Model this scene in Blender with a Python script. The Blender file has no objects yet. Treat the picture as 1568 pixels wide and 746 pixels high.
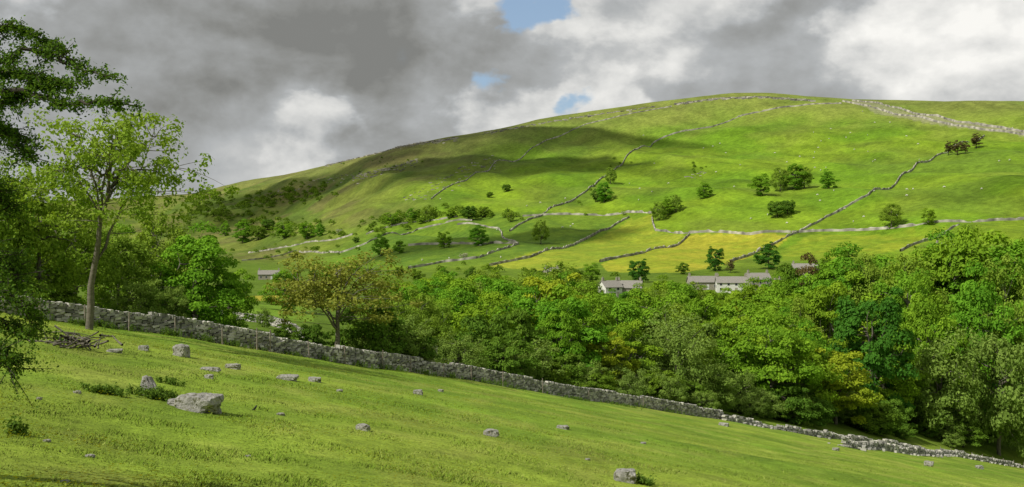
import bpy, math, numpy as np
from mathutils import Vector
R=np.random.default_rng(7)
scene=bpy.context.scene
F=1681.0; CU=784.0; CV=373.0      # lens calibration (survey units)
SUN=np.array([-0.60,-0.40,0.74]); SUN/=np.linalg.norm(SUN)
col=scene.collection

# ---------------------------------------------------------------- noise
_T=np.random.default_rng(3).random((256,256))
def vn(x,y,s=0):
    x=np.asarray(x,float)+s*17.3; y=np.asarray(y,float)+s*9.7
    xi=np.floor(x).astype(int); yi=np.floor(y).astype(int)
    fx=x-xi; fy=y-yi; fx=fx*fx*(3-2*fx); fy=fy*fy*(3-2*fy)
    a=_T[xi&255,yi&255]; b=_T[(xi+1)&255,yi&255]; c=_T[xi&255,(yi+1)&255]; d=_T[(xi+1)&255,(yi+1)&255]
    return (a*(1-fx)+b*fx)*(1-fy)+(c*(1-fx)+d*fx)*fy
def fbm(x,y,o=4,s=0):
    v=0;a=.5;t=0
    for i in range(o):
        v=v+a*vn(x*2**i,y*2**i,s+i); t+=a; a*=.5
    return v/t
def sst(a,b,x):
    t=np.clip((x-a)/(b-a),0,1); return t*t*(3-2*t)
def mixc(a,b,t):
    t=np.asarray(t)[...,None]; return a*(1-t)+b*t

# ---------------------------------------------------------------- node helpers
def newmat(name):
    m=bpy.data.materials.new(name); m.use_nodes=True; nt=m.node_tree; nt.nodes.clear()
    out=nt.nodes.new('ShaderNodeOutputMaterial'); return m,nt,out
def N(nt,t,**kw):
    n=nt.nodes.new(t)
    for k,v in kw.items():
        if k.startswith('_'): setattr(n,k[1:],v)
        else: n.inputs[k].default_value=v
    return n
def L(nt,a,b): nt.links.new(a,b)
def ramp(nt,fac,stops):
    r=nt.nodes.new('ShaderNodeValToRGB'); e=r.color_ramp.elements
    while len(e)<len(stops): e.new(.5)
    for i,(p,c) in enumerate(stops):
        e[i].position=p; e[i].color=(*c,1) if len(c)==3 else c
    L(nt,fac,r.inputs[0]); return r.outputs[0]
def noise(nt,vec,scale,detail=4,rough=.55,dist=0.):
    n=N(nt,'ShaderNodeTexNoise',Scale=scale,Detail=detail,Roughness=rough,Distortion=dist); L(nt,vec,n.inputs['Vector']); return n.outputs['Fac']
def math_(nt,op,a,b=None,c=None,clamp=False):
    n=nt.nodes.new('ShaderNodeMath'); n.operation=op; n.use_clamp=clamp
    for i,v in enumerate((a,b,c)):
        if v is None: continue
        if isinstance(v,(int,float)): n.inputs[i].default_value=v
        else: L(nt,v,n.inputs[i])
    return n.outputs[0]
def mixrgb(nt,f,a,b,mode='MIX'):
    n=nt.nodes.new('ShaderNodeMix'); n.data_type='RGBA'; n.blend_type=mode
    for i,v in ((0,f),(6,a),(7,b)):
        if isinstance(v,(int,float)): n.inputs[i].default_value=v
        elif isinstance(v,tuple): n.inputs[i].default_value=(*v,1)
        else: L(nt,v,n.inputs[i])
    return n.outputs[2]

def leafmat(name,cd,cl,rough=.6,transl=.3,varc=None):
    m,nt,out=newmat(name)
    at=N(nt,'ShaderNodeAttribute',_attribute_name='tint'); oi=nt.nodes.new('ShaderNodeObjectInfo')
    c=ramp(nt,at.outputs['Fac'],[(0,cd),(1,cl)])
    if varc: 
        f=math_(nt,'MULTIPLY',oi.outputs['Random'],.9); c=mixrgb(nt,f,c,mixrgb(nt,1.0,c,varc,'MULTIPLY'))
    d=N(nt,'ShaderNodeBsdfDiffuse'); t=N(nt,'ShaderNodeBsdfTranslucent')
    L(nt,c,d.inputs[0]); L(nt,mixrgb(nt,1.0,c,(1.3,1.2,.6),'MULTIPLY'),t.inputs[0])
    a=nt.nodes.new('ShaderNodeMixShader'); a.inputs[0].default_value=transl; L(nt,d.outputs[0],a.inputs[1]); L(nt,t.outputs[0],a.inputs[2])
    L(nt,a.outputs[0],out.inputs[0]); return m
def solidmat(name,c1,c2,scale=3,bump=.3,bdist=.03,rough=.9,attr=None,spots=None):
    m,nt,out=newmat(name); tc=nt.nodes.new('ShaderNodeTexCoord'); v=tc.outputs['Object']
    n=noise(nt,v,scale,6,.65); c=ramp(nt,n,[(.3,c1),(.7,c2)])
    if attr:
        at=N(nt,'ShaderNodeAttribute',_attribute_name=attr)
        c=mixrgb(nt,1.0,c,ramp(nt,at.outputs['Fac'],[(0,(.38,.38,.37)),(.6,(.95,.94,.9)),(1,(1.45,1.42,1.35))]),'MULTIPLY')
    if spots:
        n2=noise(nt,v,scale*1.7,3,.6); c=mixrgb(nt,ramp(nt,n2,[(.55,(0,0,0)),(.62,(1,1,1))]),c,spots)
    p=N(nt,'ShaderNodeBsdfPrincipled',Roughness=rough); p.inputs['Specular IOR Level'].default_value=.2
    L(nt,c,p.inputs['Base Color'])
    b=N(nt,'ShaderNodeBump',Strength=bump,Distance=bdist); L(nt,noise(nt,v,scale*3,6,.7),b.inputs['Height']); L(nt,b.outputs[0],p.inputs['Normal'])
    L(nt,p.outputs[0],out.inputs[0]); return m

# ---------------------------------------------------------------- mesh helper
def make_mesh(name,V,faces,mats,midx=None,tint=None,colr=None,smooth=None):
    me=bpy.data.meshes.new(name); V=np.asarray(V,np.float32)
    me.vertices.add(len(V)); me.vertices.foreach_set('co',V.ravel())
    loops=np.concatenate([f.ravel() for f in faces]).astype(np.int32)
    cnt=np.concatenate([np.full(len(f),f.shape[1]) for f in faces]).astype(np.int32)
    st=np.concatenate([[0],np.cumsum(cnt)[:-1]]).astype(np.int32)
    me.loops.add(len(loops)); me.loops.foreach_set('vertex_index',loops)
    me.polygons.add(len(cnt)); me.polygons.foreach_set('loop_start',st); me.polygons.foreach_set('loop_total',cnt)
    if midx is not None: me.polygons.foreach_set('material_index',np.concatenate([np.full(len(f),i) for f,i in zip(faces,midx)]).astype(np.int32))
    sm=np.concatenate([np.full(len(f),bool(smooth[i]) if smooth else False) for i,f in enumerate(faces)])
    me.polygons.foreach_set('use_smooth',sm)
    if tint is not None:
        a=me.attributes.new('tint','FLOAT','POINT'); a.data.foreach_set('value',np.asarray(tint,np.float32))
    if colr is not None:
        a=me.attributes.new('col','FLOAT_COLOR','POINT'); c=np.ones((len(V),4),np.float32); c[:,:3]=colr; a.data.foreach_set('color',c.ravel())
    for m in mats: me.materials.append(m)
    me.update(calc_edges=True); return me
def add(name,me,loc=(0,0,0),rot=0,sc=1,parent=None):
    o=bpy.data.objects.new(name,me); col.objects.link(o); o.location=loc; o.rotation_euler=(0,0,rot)
    o.scale=(sc,sc,sc) if np.isscalar(sc) else sc
    if parent: o.parent=parent
    return o

# ================================================================= TERRAIN
HC=3.0; B=-0.186; C=-0.1056
kk=lambda u:(np.asarray(u,float)-CU)/F
wall_u=np.array([-500,0,150,400,550,770,1050,1250,1400,1568,2200]); wall_y=np.array([62,69,75,85,96,115,143,170,198,230,260.])
def Yw(k): return np.interp(k,kk(wall_u),wall_y)
cols={
-500:[(160,475),(400,445),(800,425),(1100,400),(1400,375),(1800,350),(2300,320)],
0:[(160,475),(400,445),(800,425),(1100,400),(1400,375),(1800,350),(2300,320)],
200:[(160,478),(400,445),(800,420),(1100,395),(1500,365),(2000,335),(2500,315)],
400:[(160,495),(400,455),(700,425),(1000,400),(1250,372),(1600,335),(2000,298)],
600:[(150,560),(300,480),(500,432),(680,410),(850,375),(1050,330),(1350,262)],
800:[(170,590),(300,500),(450,445),(600,412),(750,372),(950,325),(1250,245)],
1000:[(200,600),(300,520),(420,450),(550,418),(720,375),(900,318),(1200,220)],
1200:[(230,610),(320,530),(420,458),(500,430),(650,385),(820,325),(1100,218)],
1400:[(260,620),(330,540),(420,460),(480,435),(600,385),(740,310),(1000,216)],
1568:[(290,630),(350,550),(410,460),(460,430),(560,380),(700,300),(920,207)],
2200:[(300,630),(350,550),(410,460),(460,430),(560,380),(700,300),(900,212)]}
cu=np.array(sorted(cols)); CY=np.array([[p[0] for p in cols[c]] for c in cu],float); CR=np.array([[p[1] for p in cols[c]] for c in cu],float)
ridge_y=np.array([3000,3000,3000,2300,1600,1500,1450,1400,1270,1170,1150.])
sky_u=[-500,200,290,330,400,500,600,700,760,850,950,1030,1100,1160,1240,1300,1400,1568,2200]
sky_r=[306,298,291,285,265,237,214,198,187,169,153,142,133,126,135,143,144,147,152]
fa=np.arange(-30,30.01,.1); sl=np.arange(-178,-30,2.); sr=np.arange(32,181,2.)
ANG=np.concatenate([[-180],sl,fa,sr]); 
RR=np.concatenate([np.geomspace(1.5,60,90)[:-1],np.geomspace(60,2700,480)[:-1],np.geomspace(2700,11000,40)])
ad=ANG.copy(); aa=np.abs(ad); lim=36.
eff=np.where(aa>lim,np.sign(ad)*lim*(1-sst(lim,180,aa)),ad); 
keff=np.tan(np.radians(eff)); ce=np.cos(np.radians(eff))
Z=np.zeros((len(ANG),len(RR))); uu=keff*F+CU
kn_y=np.array([np.interp(uu,cu,CY[:,i]) for i in range(7)]); kn_r=np.array([np.interp(uu,cu,CR[:,i]) for i in range(7)])
ry=np.interp(uu,cu,ridge_y); rrow=np.interp(uu,sky_u,sky_r)
for j in range(len(ANG)):
    y=RR*ce[j]; yw=Yw(keff[j]); pl=lambda yy:-HC+(B*keff[j]+C)*yy
    zr=(CV-rrow[j])/F*ry[j]
    ky=np.concatenate([[yw,yw*1.06],np.maximum(kn_y[:,j],yw*1.3),[ry[j],ry[j]*1.12,ry[j]*1.6,12000]])
    kz=np.concatenate([[pl(yw),pl(yw*1.05)],(CV-kn_r[:,j])/F*kn_y[:,j],[zr,zr*.97,zr*.6,20]])
    Z[j]=np.where(y<yw,pl(y),np.interp(y,ky,kz))
def gsm(A,s,ax):
    n=int(s*3)+1; w=np.exp(-.5*(np.arange(-n,n+1)/s)**2); w/=w.sum()
    P=np.pad(A,[(n,n) if i==ax else (0,0) for i in range(2)],mode='edge')
    return sum(w[i]*np.take(P,np.arange(i,i+A.shape[ax]),axis=ax) for i in range(2*n+1))
far=sst(np.log(90),np.log(260),np.log(RR))[None,:]
Zs=gsm(gsm(Z,5,1),14,0); Z=Z*(1-far)+Zs*far
Z=gsm(Z,2,1)
AX=np.radians(ANG)[:,None]; X=RR[None,:]*np.sin(AX); Y=RR[None,:]*np.cos(AX)
frac=(RR[None,:]*ce[:,None])/ry[:,None]
hillw=sst(.42,.6,frac)*(1-.75*sst(.86,.97,frac))
rx_=X*.8+Y*.45; ry_=-X*.45+Y*.8
Z=Z+hillw*((fbm(rx_/110,ry_/420,3,1)-.5)*50+(fbm(X/60,Y/70,3,2)-.5)*10+(fbm(rx_/28,ry_/110,2,12)-.5)*9)
Z=Z+sst(100,300,RR)[None,:]*(1-hillw)*(fbm(X/50,Y/50,3,5)-.5)*2.0
nearw=(1-sst(150,260,RR))[None,:]*sst(6,18,RR)[None,:]
Z=Z+nearw*((fbm(X/14,Y/14,3,6)-.5)*.7+(fbm(X/3.,Y/3.,3,7)-.5)*.08)
na,nr=Z.shape; LR=np.log(RR)
def gz(x,y):
    x=np.asarray(x,float); y=np.asarray(y,float)
    a=np.degrees(np.arctan2(x,y)); r=np.maximum(np.hypot(x,y),1.6)
    i=np.clip(np.interp(a,ANG,np.arange(na)),0,na-1.001); j=np.clip(np.interp(np.log(r),LR,np.arange(nr)),0,nr-1.001)
    i0=i.astype(int); j0=j.astype(int); fi=i-i0; fj=j-j0
    return (Z[i0,j0]*(1-fi)+Z[i0+1,j0]*fi)*(1-fj)+(Z[i0,j0+1]*(1-fi)+Z[i0+1,j0+1]*fi)*fj
def survey(u,row,rmin=8.):
    """ground point on a given bearing / elevation"""
    k=(u-CU)/F; s=(CV-row)/F; a=math.degrees(math.atan(k)); r=np.geomspace(rmin,3300,1500)
    x=r*math.sin(math.radians(a)); y=r*math.cos(math.radians(a)); z=gz(x,y); q=np.maximum.accumulate(z/y)
    i=int(np.argmax(q>=s)) if (q>=s).any() else int(np.argmax(q))
    return np.array([x[i],y[i],z[i]])
def at(u,y):
    x=(u-CU)/F*y; return np.array([x,y,float(gz(x,y))])
def poly_world(pts,rmin): return np.array([survey(u,r,rmin)[:2] for u,r in pts])
def inpoly(P,x,y):
    ins=np.zeros(x.shape,bool); n=len(P)
    for i in range(n):
        x1,y1=P[i]; x2,y2=P[(i+1)%n]
        c=((y1>y)!=(y2>y)); 
        with np.errstate(all='ignore'): ins^=c&(x<(x2-x1)*(y-y1)/(y2-y1+1e-9)+x1)
    return ins
n1=fbm(X/60,Y/60,4,20); n2=fbm(X/9,Y/9,3,21); n3=fbm(X/200,Y/200,3,22); n4=fbm(X/2.2,Y/2.2,3,23)
A=lambda *c:np.array(c)
fg=mixc(A(.150,.262,.022),A(.235,.335,.034),sst(.3,.7,n2*.6+n1*.4)); fg=mixc(fg,A(.30,.345,.065),sst(.45,.75,n4)*.5)
hill=mixc(A(.125,.245,.012),A(.185,.30,.016),sst(.3,.7,n1))
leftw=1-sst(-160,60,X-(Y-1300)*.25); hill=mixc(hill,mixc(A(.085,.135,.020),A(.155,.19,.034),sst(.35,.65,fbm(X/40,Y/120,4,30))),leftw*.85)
topw=sst(.80,.97,frac+(n1-.5)*.15); hill=mixc(hill,A(.20,.215,.06),topw*.6)
brown=sst(.53,.66,fbm(rx_/45,ry_/90,4,33)); hill=mixc(hill,A(.14,.13,.045),brown*.6*(.3+.7*leftw))
streak=sst(.48,.66,fbm(rx_/9,ry_/55,3,35)); hill=hill*(1-.2*streak[...,None])
hill=hill*(.80+.4*fbm(X/8,Y/20,3,37))[...,None]
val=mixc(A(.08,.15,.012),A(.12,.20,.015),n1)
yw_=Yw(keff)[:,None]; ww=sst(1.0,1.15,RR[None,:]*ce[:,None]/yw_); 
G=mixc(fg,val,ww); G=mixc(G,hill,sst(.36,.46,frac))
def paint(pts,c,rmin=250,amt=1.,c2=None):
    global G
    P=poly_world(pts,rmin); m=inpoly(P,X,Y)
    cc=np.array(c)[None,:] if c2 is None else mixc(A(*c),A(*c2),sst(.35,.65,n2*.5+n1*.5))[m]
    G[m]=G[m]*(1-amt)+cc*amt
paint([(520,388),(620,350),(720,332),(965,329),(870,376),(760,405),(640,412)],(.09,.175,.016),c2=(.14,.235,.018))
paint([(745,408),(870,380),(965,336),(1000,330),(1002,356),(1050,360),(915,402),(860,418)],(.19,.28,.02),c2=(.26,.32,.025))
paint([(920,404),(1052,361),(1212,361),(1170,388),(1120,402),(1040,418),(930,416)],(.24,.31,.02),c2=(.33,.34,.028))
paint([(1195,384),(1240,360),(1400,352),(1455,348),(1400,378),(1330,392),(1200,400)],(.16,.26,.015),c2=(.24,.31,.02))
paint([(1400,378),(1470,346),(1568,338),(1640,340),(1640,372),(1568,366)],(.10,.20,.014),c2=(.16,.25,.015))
paint([(360,452),(470,452),(470,458),(360,459)],(.32,.31,.03),120)
paint([(350,466),(480,466),(480,492),(350,492)],(.15,.27,.02),100)
paint([(1292,153.6),(1340,158),(1400,176),(1568,202),(1640,210),(1640,216),(1568,209),(1400,185),(1330,168)],(.28,.28,.17),700,.55)
I=np.arange(na*nr).reshape(na,nr); In=np.vstack([I,I[:1]])
Q=np.stack([In[:-1,:-1],In[:-1,1:],In[1:,1:],In[1:,:-1]],-1).reshape(-1,4)[:, ::-1]
Vt=np.stack([X,Y,Z],-1).reshape(-1,3)
Vt=np.vstack([Vt,[[0,0,-HC]]]); cen=len(Vt)-1
T3=np.stack([In[1:,0],In[:-1,0],np.full(na,cen)],-1)
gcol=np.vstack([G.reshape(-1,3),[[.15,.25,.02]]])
gm,nt,out=newmat('grassland'); tc=nt.nodes.new('ShaderNodeTexCoord'); v=tc.outputs['Object']
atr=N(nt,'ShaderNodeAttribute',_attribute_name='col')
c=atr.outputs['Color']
for sc,lo,hi in ((.035,.84,1.16),(.25,.72,1.26),(2.2,.78,1.22),(14.,.62,1.38)):
    n=noise(nt,v,sc,4,.6); c=mixrgb(nt,1.0,c,ramp(nt,n,[(.3,(lo,lo,lo)),(.7,(hi,hi*.98,hi))]),'MULTIPLY')
p=N(nt,'ShaderNodeBsdfPrincipled',Roughness=.95); p.inputs['Specular IOR Level'].default_value=.1; L(nt,c,p.inputs['Base Color'])
b1=N(nt,'ShaderNodeBump',Strength=.5,Distance=1.3); L(nt,noise(nt,v,.09,4,.6),b1.inputs['Height'])
b2=N(nt,'ShaderNodeBump',Strength=.5,Distance=.08); L(nt,noise(nt,v,4,5,.7),b2.inputs['Height']); L(nt,b1.outputs[0],b2.inputs['Normal'])
L(nt,b2.outputs[0],p.inputs['Normal']); L(nt,p.outputs[0],out.inputs[0])
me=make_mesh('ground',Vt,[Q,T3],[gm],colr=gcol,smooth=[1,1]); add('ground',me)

# ================================================================= MATERIALS
bark=solidmat('bark',(.09,.08,.06),(.21,.19,.15),6,.6,.04)
barkdk=solidmat('dark_bark',(.03,.026,.02),(.08,.07,.055),8,.6,.03)
M_syc=leafmat('sycamore_leaf',(.065,.20,.016),(.20,.44,.034),varc=(1.7,1.1,1.0))
M_ash=leafmat('ash_leaf',(.13,.24,.024),(.28,.41,.055),varc=(1.12,1.05,.9))
M_haw=leafmat('hawthorn_leaf',(.06,.14,.018),(.16,.29,.036),varc=(1.4,1.15,.8))
M_hawn=leafmat('near_hawthorn_leaf',(.045,.10,.015),(.14,.245,.032))
M_wil=leafmat('willow_leaf',(.12,.21,.035),(.26,.37,.075),varc=(1.1,1.1,1))
M_yel=leafmat('young_leaf',(.20,.30,.02),(.40,.47,.035))
M_dark=leafmat('alder_leaf',(.035,.12,.018),(.10,.26,.028))
M_cop=leafmat('copper_leaf',(.09,.075,.03),(.19,.15,.05))
M_blo=leafmat('may_blossom',(.22,.28,.12),(.58,.60,.45))
M_pin=leafmat('pine_needle',(.08,.07,.03),(.18,.15,.06))

# ================================================================= TREES
def tubes(lst,sides=6):
    Vs=[];Fs=[];o=0
    for P,Rd in lst:
        P=np.asarray(P,float); n=len(P); T=np.gradient(P,axis=0); T/=np.linalg.norm(T,axis=1)[:,None]+1e-9
        ref=np.where(np.abs(T[:,2:3])>.9,np.array([[1.,0,0]]),np.array([[0,0,1.]])); U=np.cross(T,ref); U/=np.linalg.norm(U,axis=1)[:,None]+1e-9; W=np.cross(T,U)
        a=np.linspace(0,2*np.pi,sides,endpoint=False)
        ring=P[:,None,:]+np.asarray(Rd)[:,None,None]*(np.cos(a)[None,:,None]*U[:,None,:]+np.sin(a)[None,:,None]*W[:,None,:])
        Vs.append(ring.reshape(-1,3)); i=np.arange(n-1)[:,None]*sides; j=np.arange(sides)[None,:]; j2=(j+1)%sides
        Fs.append((np.stack([i+j,i+j2,i+sides+j2,i+sides+j],-1)).reshape(-1,4)+o); o+=n*sides
    return np.vstack(Vs),np.vstack(Fs)
def leafquads(Cn,Out,S,rng,spread=.9):
    n=len(Cn); nm=Out*.85+rng.normal(size=(n,3))*spread*.5+np.array([0,0,.35]); nm/=np.linalg.norm(nm,axis=1)[:,None]
    t=np.cross(nm,rng.normal(size=(n,3))); t/=np.linalg.norm(t,axis=1)[:,None]+1e-9; b=np.cross(nm,t)
    S=S[:,None]; V=np.stack([Cn+t*S,Cn+b*S*.6+nm*S*.12,Cn-t*S,Cn-b*S*.6+nm*S*.12],1).reshape(-1,3)
    return V,np.arange(4*n).reshape(n,4)
def unit(v): return v/(np.linalg.norm(v,axis=-1,keepdims=True)+1e-9)
def bez(a,b,c,n=7):
    t=np.linspace(0,1,n)[:,None]; return a*(1-t)**2+2*b*t*(1-t)+c*t*t
Hn={}
def tree_mesh(name,hn,seed,rx,cz,rz,ncl,nleaf,ls,cr,tr,lmat,bmat=bark,nprim=7,lean=(0,0),shell=True,inner=.2,zmin=-.75,wob=.25):
    g=np.random.default_rng(seed)
    top=np.array([lean[0],lean[1],cz+rz*.55]); trunk=bez(np.zeros(3),np.array([lean[0]*.2+g.normal()*.2,lean[1]*.2,top[2]*.5]),top,10)
    trunk[0,2]=-.6; trunk[1:-1,:2]+=g.normal(size=(8,2))*tr*.35
    tubesl=[(trunk,tr*np.linspace(1.25,.22,10)**1.0)]
    cc=np.array([lean[0],lean[1],cz])
    d=unit(g.normal(size=(ncl*3,3))); d=d[d[:,2]>zmin][:ncl]
    lob=1+wob*(np.sin(d[:,0]*3+seed)*np.cos(d[:,1]*4+seed*2)+.5*g.normal(size=len(d))*.6)
    f=np.where(g.random(len(d))<inner,g.uniform(.25,.7,len(d)),g.uniform(.8,1.0,len(d)))*lob
    bulge=np.where(d[:,2]<0,1.1,1.0)
    CL=cc+d*np.stack([rx*f*bulge,rx*f*bulge,rz*f],-1); CL[:,2]=np.maximum(CL[:,2],cr*.5)
    crs=cr*g.uniform(.6,1.35,len(CL))
    prim=[]
    for i in range(nprim):
        ang=i*2.4+g.random(); hh=g.uniform(.35,.95); k=int(hh*9); s=trunk[k]
        el=g.uniform(-.1,.9); e=cc+np.array([math.cos(ang)*rx*.72*math.cos(el),math.sin(ang)*rx*.72*math.cos(el),rz*.75*math.sin(el)])
        m=(s+e)/2+np.array([0,0,rz*.12])+g.normal(size=3)*rx*.07; P=bez(s,m,e,9); P[1:]+=g.normal(size=(8,3))*rx*.018
        prim.append(P); tubesl.append((P,tr*.5*np.linspace(1,.18,9)))
    PP=np.vstack(prim+[trunk[3:]])
    for q in CL:
        w=np.linalg.norm(PP-q,axis=1)+np.maximum(0,PP[:,2]-q[2])*1.5; s=PP[int(np.argmin(w))]
        m=(s+q)/2+g.normal(size=3)*.12*np.linalg.norm(q-s); tubesl.append((bez(s,m,q,5),tr*.13*np.linspace(1,.25,5)))
    TV,TF=tubes(tubesl,5)
    n=len(CL)*nleaf; ci=np.repeat(np.arange(len(CL)),nleaf); dd=unit(g.normal(size=(n,3)))
    if shell:
        fl=dd[:,2]<-.25; dd[fl,2]*=-.6; dd=unit(dd); rad=g.uniform(.6,1.1,n)
    else: rad=g.random(n)**.45*1.1
    pos=CL[ci]+dd*(crs[ci]*rad)[:,None]*np.array([1,1,.72])
    if not shell: pos[:,2]-=g.random(n)*.1*cr
    outw=unit(unit(pos-cc)*.5+dd)
    LV,LF=leafquads(pos,outw,ls*g.uniform(.55,1.3,n),g,.9)
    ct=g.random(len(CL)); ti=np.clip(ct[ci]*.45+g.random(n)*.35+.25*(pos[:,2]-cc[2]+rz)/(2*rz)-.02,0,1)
    V=np.vstack([TV,LV]); tint=np.concatenate([np.zeros(len(TV)),np.repeat(ti,4)])
    me=make_mesh(name,V,[TF,LF+len(TV)],[bmat,lmat],[0,1],tint=tint,smooth=[1,0]); Hn[me.name]=hn; return me
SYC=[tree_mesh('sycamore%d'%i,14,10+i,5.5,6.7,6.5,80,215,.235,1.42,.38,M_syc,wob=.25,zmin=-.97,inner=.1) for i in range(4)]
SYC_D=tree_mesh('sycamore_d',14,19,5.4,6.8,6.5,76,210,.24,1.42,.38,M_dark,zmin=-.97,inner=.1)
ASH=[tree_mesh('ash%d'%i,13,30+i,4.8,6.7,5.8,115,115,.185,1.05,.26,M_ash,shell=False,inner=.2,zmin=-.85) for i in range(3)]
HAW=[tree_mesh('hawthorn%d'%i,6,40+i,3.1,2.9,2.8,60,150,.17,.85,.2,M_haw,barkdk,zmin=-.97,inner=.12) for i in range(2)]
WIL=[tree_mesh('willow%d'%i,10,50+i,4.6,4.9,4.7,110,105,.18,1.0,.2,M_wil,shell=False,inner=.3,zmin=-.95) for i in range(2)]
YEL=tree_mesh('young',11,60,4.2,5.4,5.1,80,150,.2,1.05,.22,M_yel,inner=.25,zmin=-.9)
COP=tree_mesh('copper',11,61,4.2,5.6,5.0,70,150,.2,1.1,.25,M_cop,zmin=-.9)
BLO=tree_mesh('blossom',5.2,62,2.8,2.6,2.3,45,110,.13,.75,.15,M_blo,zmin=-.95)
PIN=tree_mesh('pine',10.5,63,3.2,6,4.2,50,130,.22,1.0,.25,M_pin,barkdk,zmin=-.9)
def plant(name,me,p,H,wf=1.):
    s=H/Hn[me.name]; return add(name,me,p-np.array([0,0,.15]),R.uniform(0,6.28),(s*wf,s*wf,s))
def wood(name,me,u,top,y,wpx=None):
    """tree standing at bearing u, range y, whose top reaches elevation row `top`"""
    p=at(u,y); H=(CV-top)/F*y-p[2]; H=max(H,2.)
    wf=1.
    if wpx:
        w={14:12.5,13:11.2,6:7.2,10:10.6,11:9.6,5.2:6.4,10.5:8.5}[Hn[me.name]]*H/Hn[me.name]; wf=np.clip(wpx/F*y/w,.6,1.7)
    plant(name,me,p,H,wf)
env_u=[560,600,700,800,850,900,920,950,980,1000,1050,1100,1150,1180,1250,1300,1380,1430,1480,1568,1800]
env_r=[445,435,412,412,402,426,438,440,436,424,430,436,436,430,410,388,392,386,346,370,370]
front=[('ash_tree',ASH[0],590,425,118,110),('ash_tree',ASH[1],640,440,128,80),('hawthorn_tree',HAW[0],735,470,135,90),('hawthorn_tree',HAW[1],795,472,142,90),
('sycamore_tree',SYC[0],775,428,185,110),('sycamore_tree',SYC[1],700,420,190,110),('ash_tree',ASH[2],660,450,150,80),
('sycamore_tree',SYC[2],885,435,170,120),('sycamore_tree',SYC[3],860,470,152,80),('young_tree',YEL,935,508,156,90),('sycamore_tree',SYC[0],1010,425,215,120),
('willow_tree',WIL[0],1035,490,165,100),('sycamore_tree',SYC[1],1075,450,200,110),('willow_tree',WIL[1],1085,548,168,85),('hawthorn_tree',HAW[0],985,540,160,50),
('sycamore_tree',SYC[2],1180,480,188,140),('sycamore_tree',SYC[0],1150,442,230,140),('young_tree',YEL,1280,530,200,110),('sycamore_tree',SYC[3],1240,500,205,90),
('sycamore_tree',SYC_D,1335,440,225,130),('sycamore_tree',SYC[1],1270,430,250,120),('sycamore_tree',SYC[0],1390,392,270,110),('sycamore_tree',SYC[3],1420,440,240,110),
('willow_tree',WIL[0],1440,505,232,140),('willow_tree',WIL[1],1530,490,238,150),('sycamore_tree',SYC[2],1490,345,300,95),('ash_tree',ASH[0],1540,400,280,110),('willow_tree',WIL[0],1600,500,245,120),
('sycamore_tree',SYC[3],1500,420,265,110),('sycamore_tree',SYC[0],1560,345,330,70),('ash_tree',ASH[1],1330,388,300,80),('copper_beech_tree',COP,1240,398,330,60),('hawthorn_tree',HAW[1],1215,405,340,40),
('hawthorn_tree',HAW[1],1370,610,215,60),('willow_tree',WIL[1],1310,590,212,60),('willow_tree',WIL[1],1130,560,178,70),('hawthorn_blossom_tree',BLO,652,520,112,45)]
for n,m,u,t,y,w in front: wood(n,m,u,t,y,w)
for u in np.arange(585,1660,25):
    y=R.uniform(295,345) if u>860 else R.uniform(230,300); k=R.integers(4)
    if R.random()<.75: wood('sycamore_tree',SYC[k],u+R.normal()*5,np.interp(u,env_u,env_r)+R.uniform(-2,8),y)
    else: wood('ash_tree',ASH[k%3],u,np.interp(u,env_u,env_r)+R.uniform(-2,7),y)
for u in np.arange(575,1650,18):
    y=float(Yw(kk(u)))*R.uniform(1.07,1.2); p=at(u,y); 
    m,nm=(HAW[R.integers(2)],'hawthorn_tree') if R.random()<.55 else (WIL[R.integers(2)],'willow_tree')
    if R.random()<.85: plant(nm,m,p,R.uniform(3.,6.2),R.uniform(.95,1.3))
pts=[]
for _ in range(4000):
    y=150+R.random()**.8*150; k=R.uniform(-.14,.58); u=k*F+CU
    if y<Yw(k)*1.2 or u<600: continue
    p=at(u,y)
    if any((p[0]-q[0])**2+(p[1]-q[1])**2<9.2**2 for q in pts): continue
    e=np.interp(u,env_u,env_r)+R.uniform(6,50); H=(CV-e)/F*y-p[2]
    if H<6: continue
    H=min(H,R.uniform(12,20)); pts.append(p); r=R.random()
    m,nm=(SYC[R.integers(4)],'sycamore_tree') if r<.66 else (ASH[R.integers(3)],'ash_tree') if r<.82 else (WIL[R.integers(2)],'willow_tree') if r<.91 else (YEL,'young_tree') if r<.95 else (SYC_D,'alder_tree')
    plant(nm,m,p,H,R.uniform(.9,1.15))
# left group
ASH_T=tree_mesh('tall_ash',14.3,77,4.6,9.9,4.4,150,62,.14,.8,.22,M_ash,nprim=13,lean=(1.9,0),shell=False,inner=.35,zmin=-.7,wob=.4)
p=at(135,70); add('ash_tree',ASH_T,(p[0],p[1],p[2]),0,1.0)
LEFT=[('ash_tree',ASH[1],60,250,84,180),('ash_tree',ASH[0],-20,240,80,150),('ash_tree',ASH[2],115,300,92,140),('sycamore_tree',SYC[3],300,352,98,150),('ash_tree',ASH[0],235,318,105,140),
('ash_tree',ASH[1],180,345,98,130),('sycamore_tree',SYC[0],350,398,118,80),('hawthorn_tree',HAW[0],30,420,78,90),('hawthorn_tree',HAW[1],-10,395,72,100),('sycamore_tree',SYC[1],437,412,260,62),
('willow_tree',WIL[0],405,468,150,30),('hawthorn_tree',HAW[1],350,440,200,50),('willow_tree',WIL[1],215,420,92,90),('hawthorn_tree',HAW[1],90,440,82,80),('sycamore_tree',SYC[1],20,300,110,150),('sycamore_tree',SYC[2],150,330,125,120),('ash_tree',ASH[2],270,350,130,90),('willow_tree',WIL[1],265,430,95,60),
('willow_tree',WIL[0],570,470,106,80),('hawthorn_tree',HAW[0],480,490,104,50),('hawthorn_tree',HAW[1],440,497,110,40)]
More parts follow.
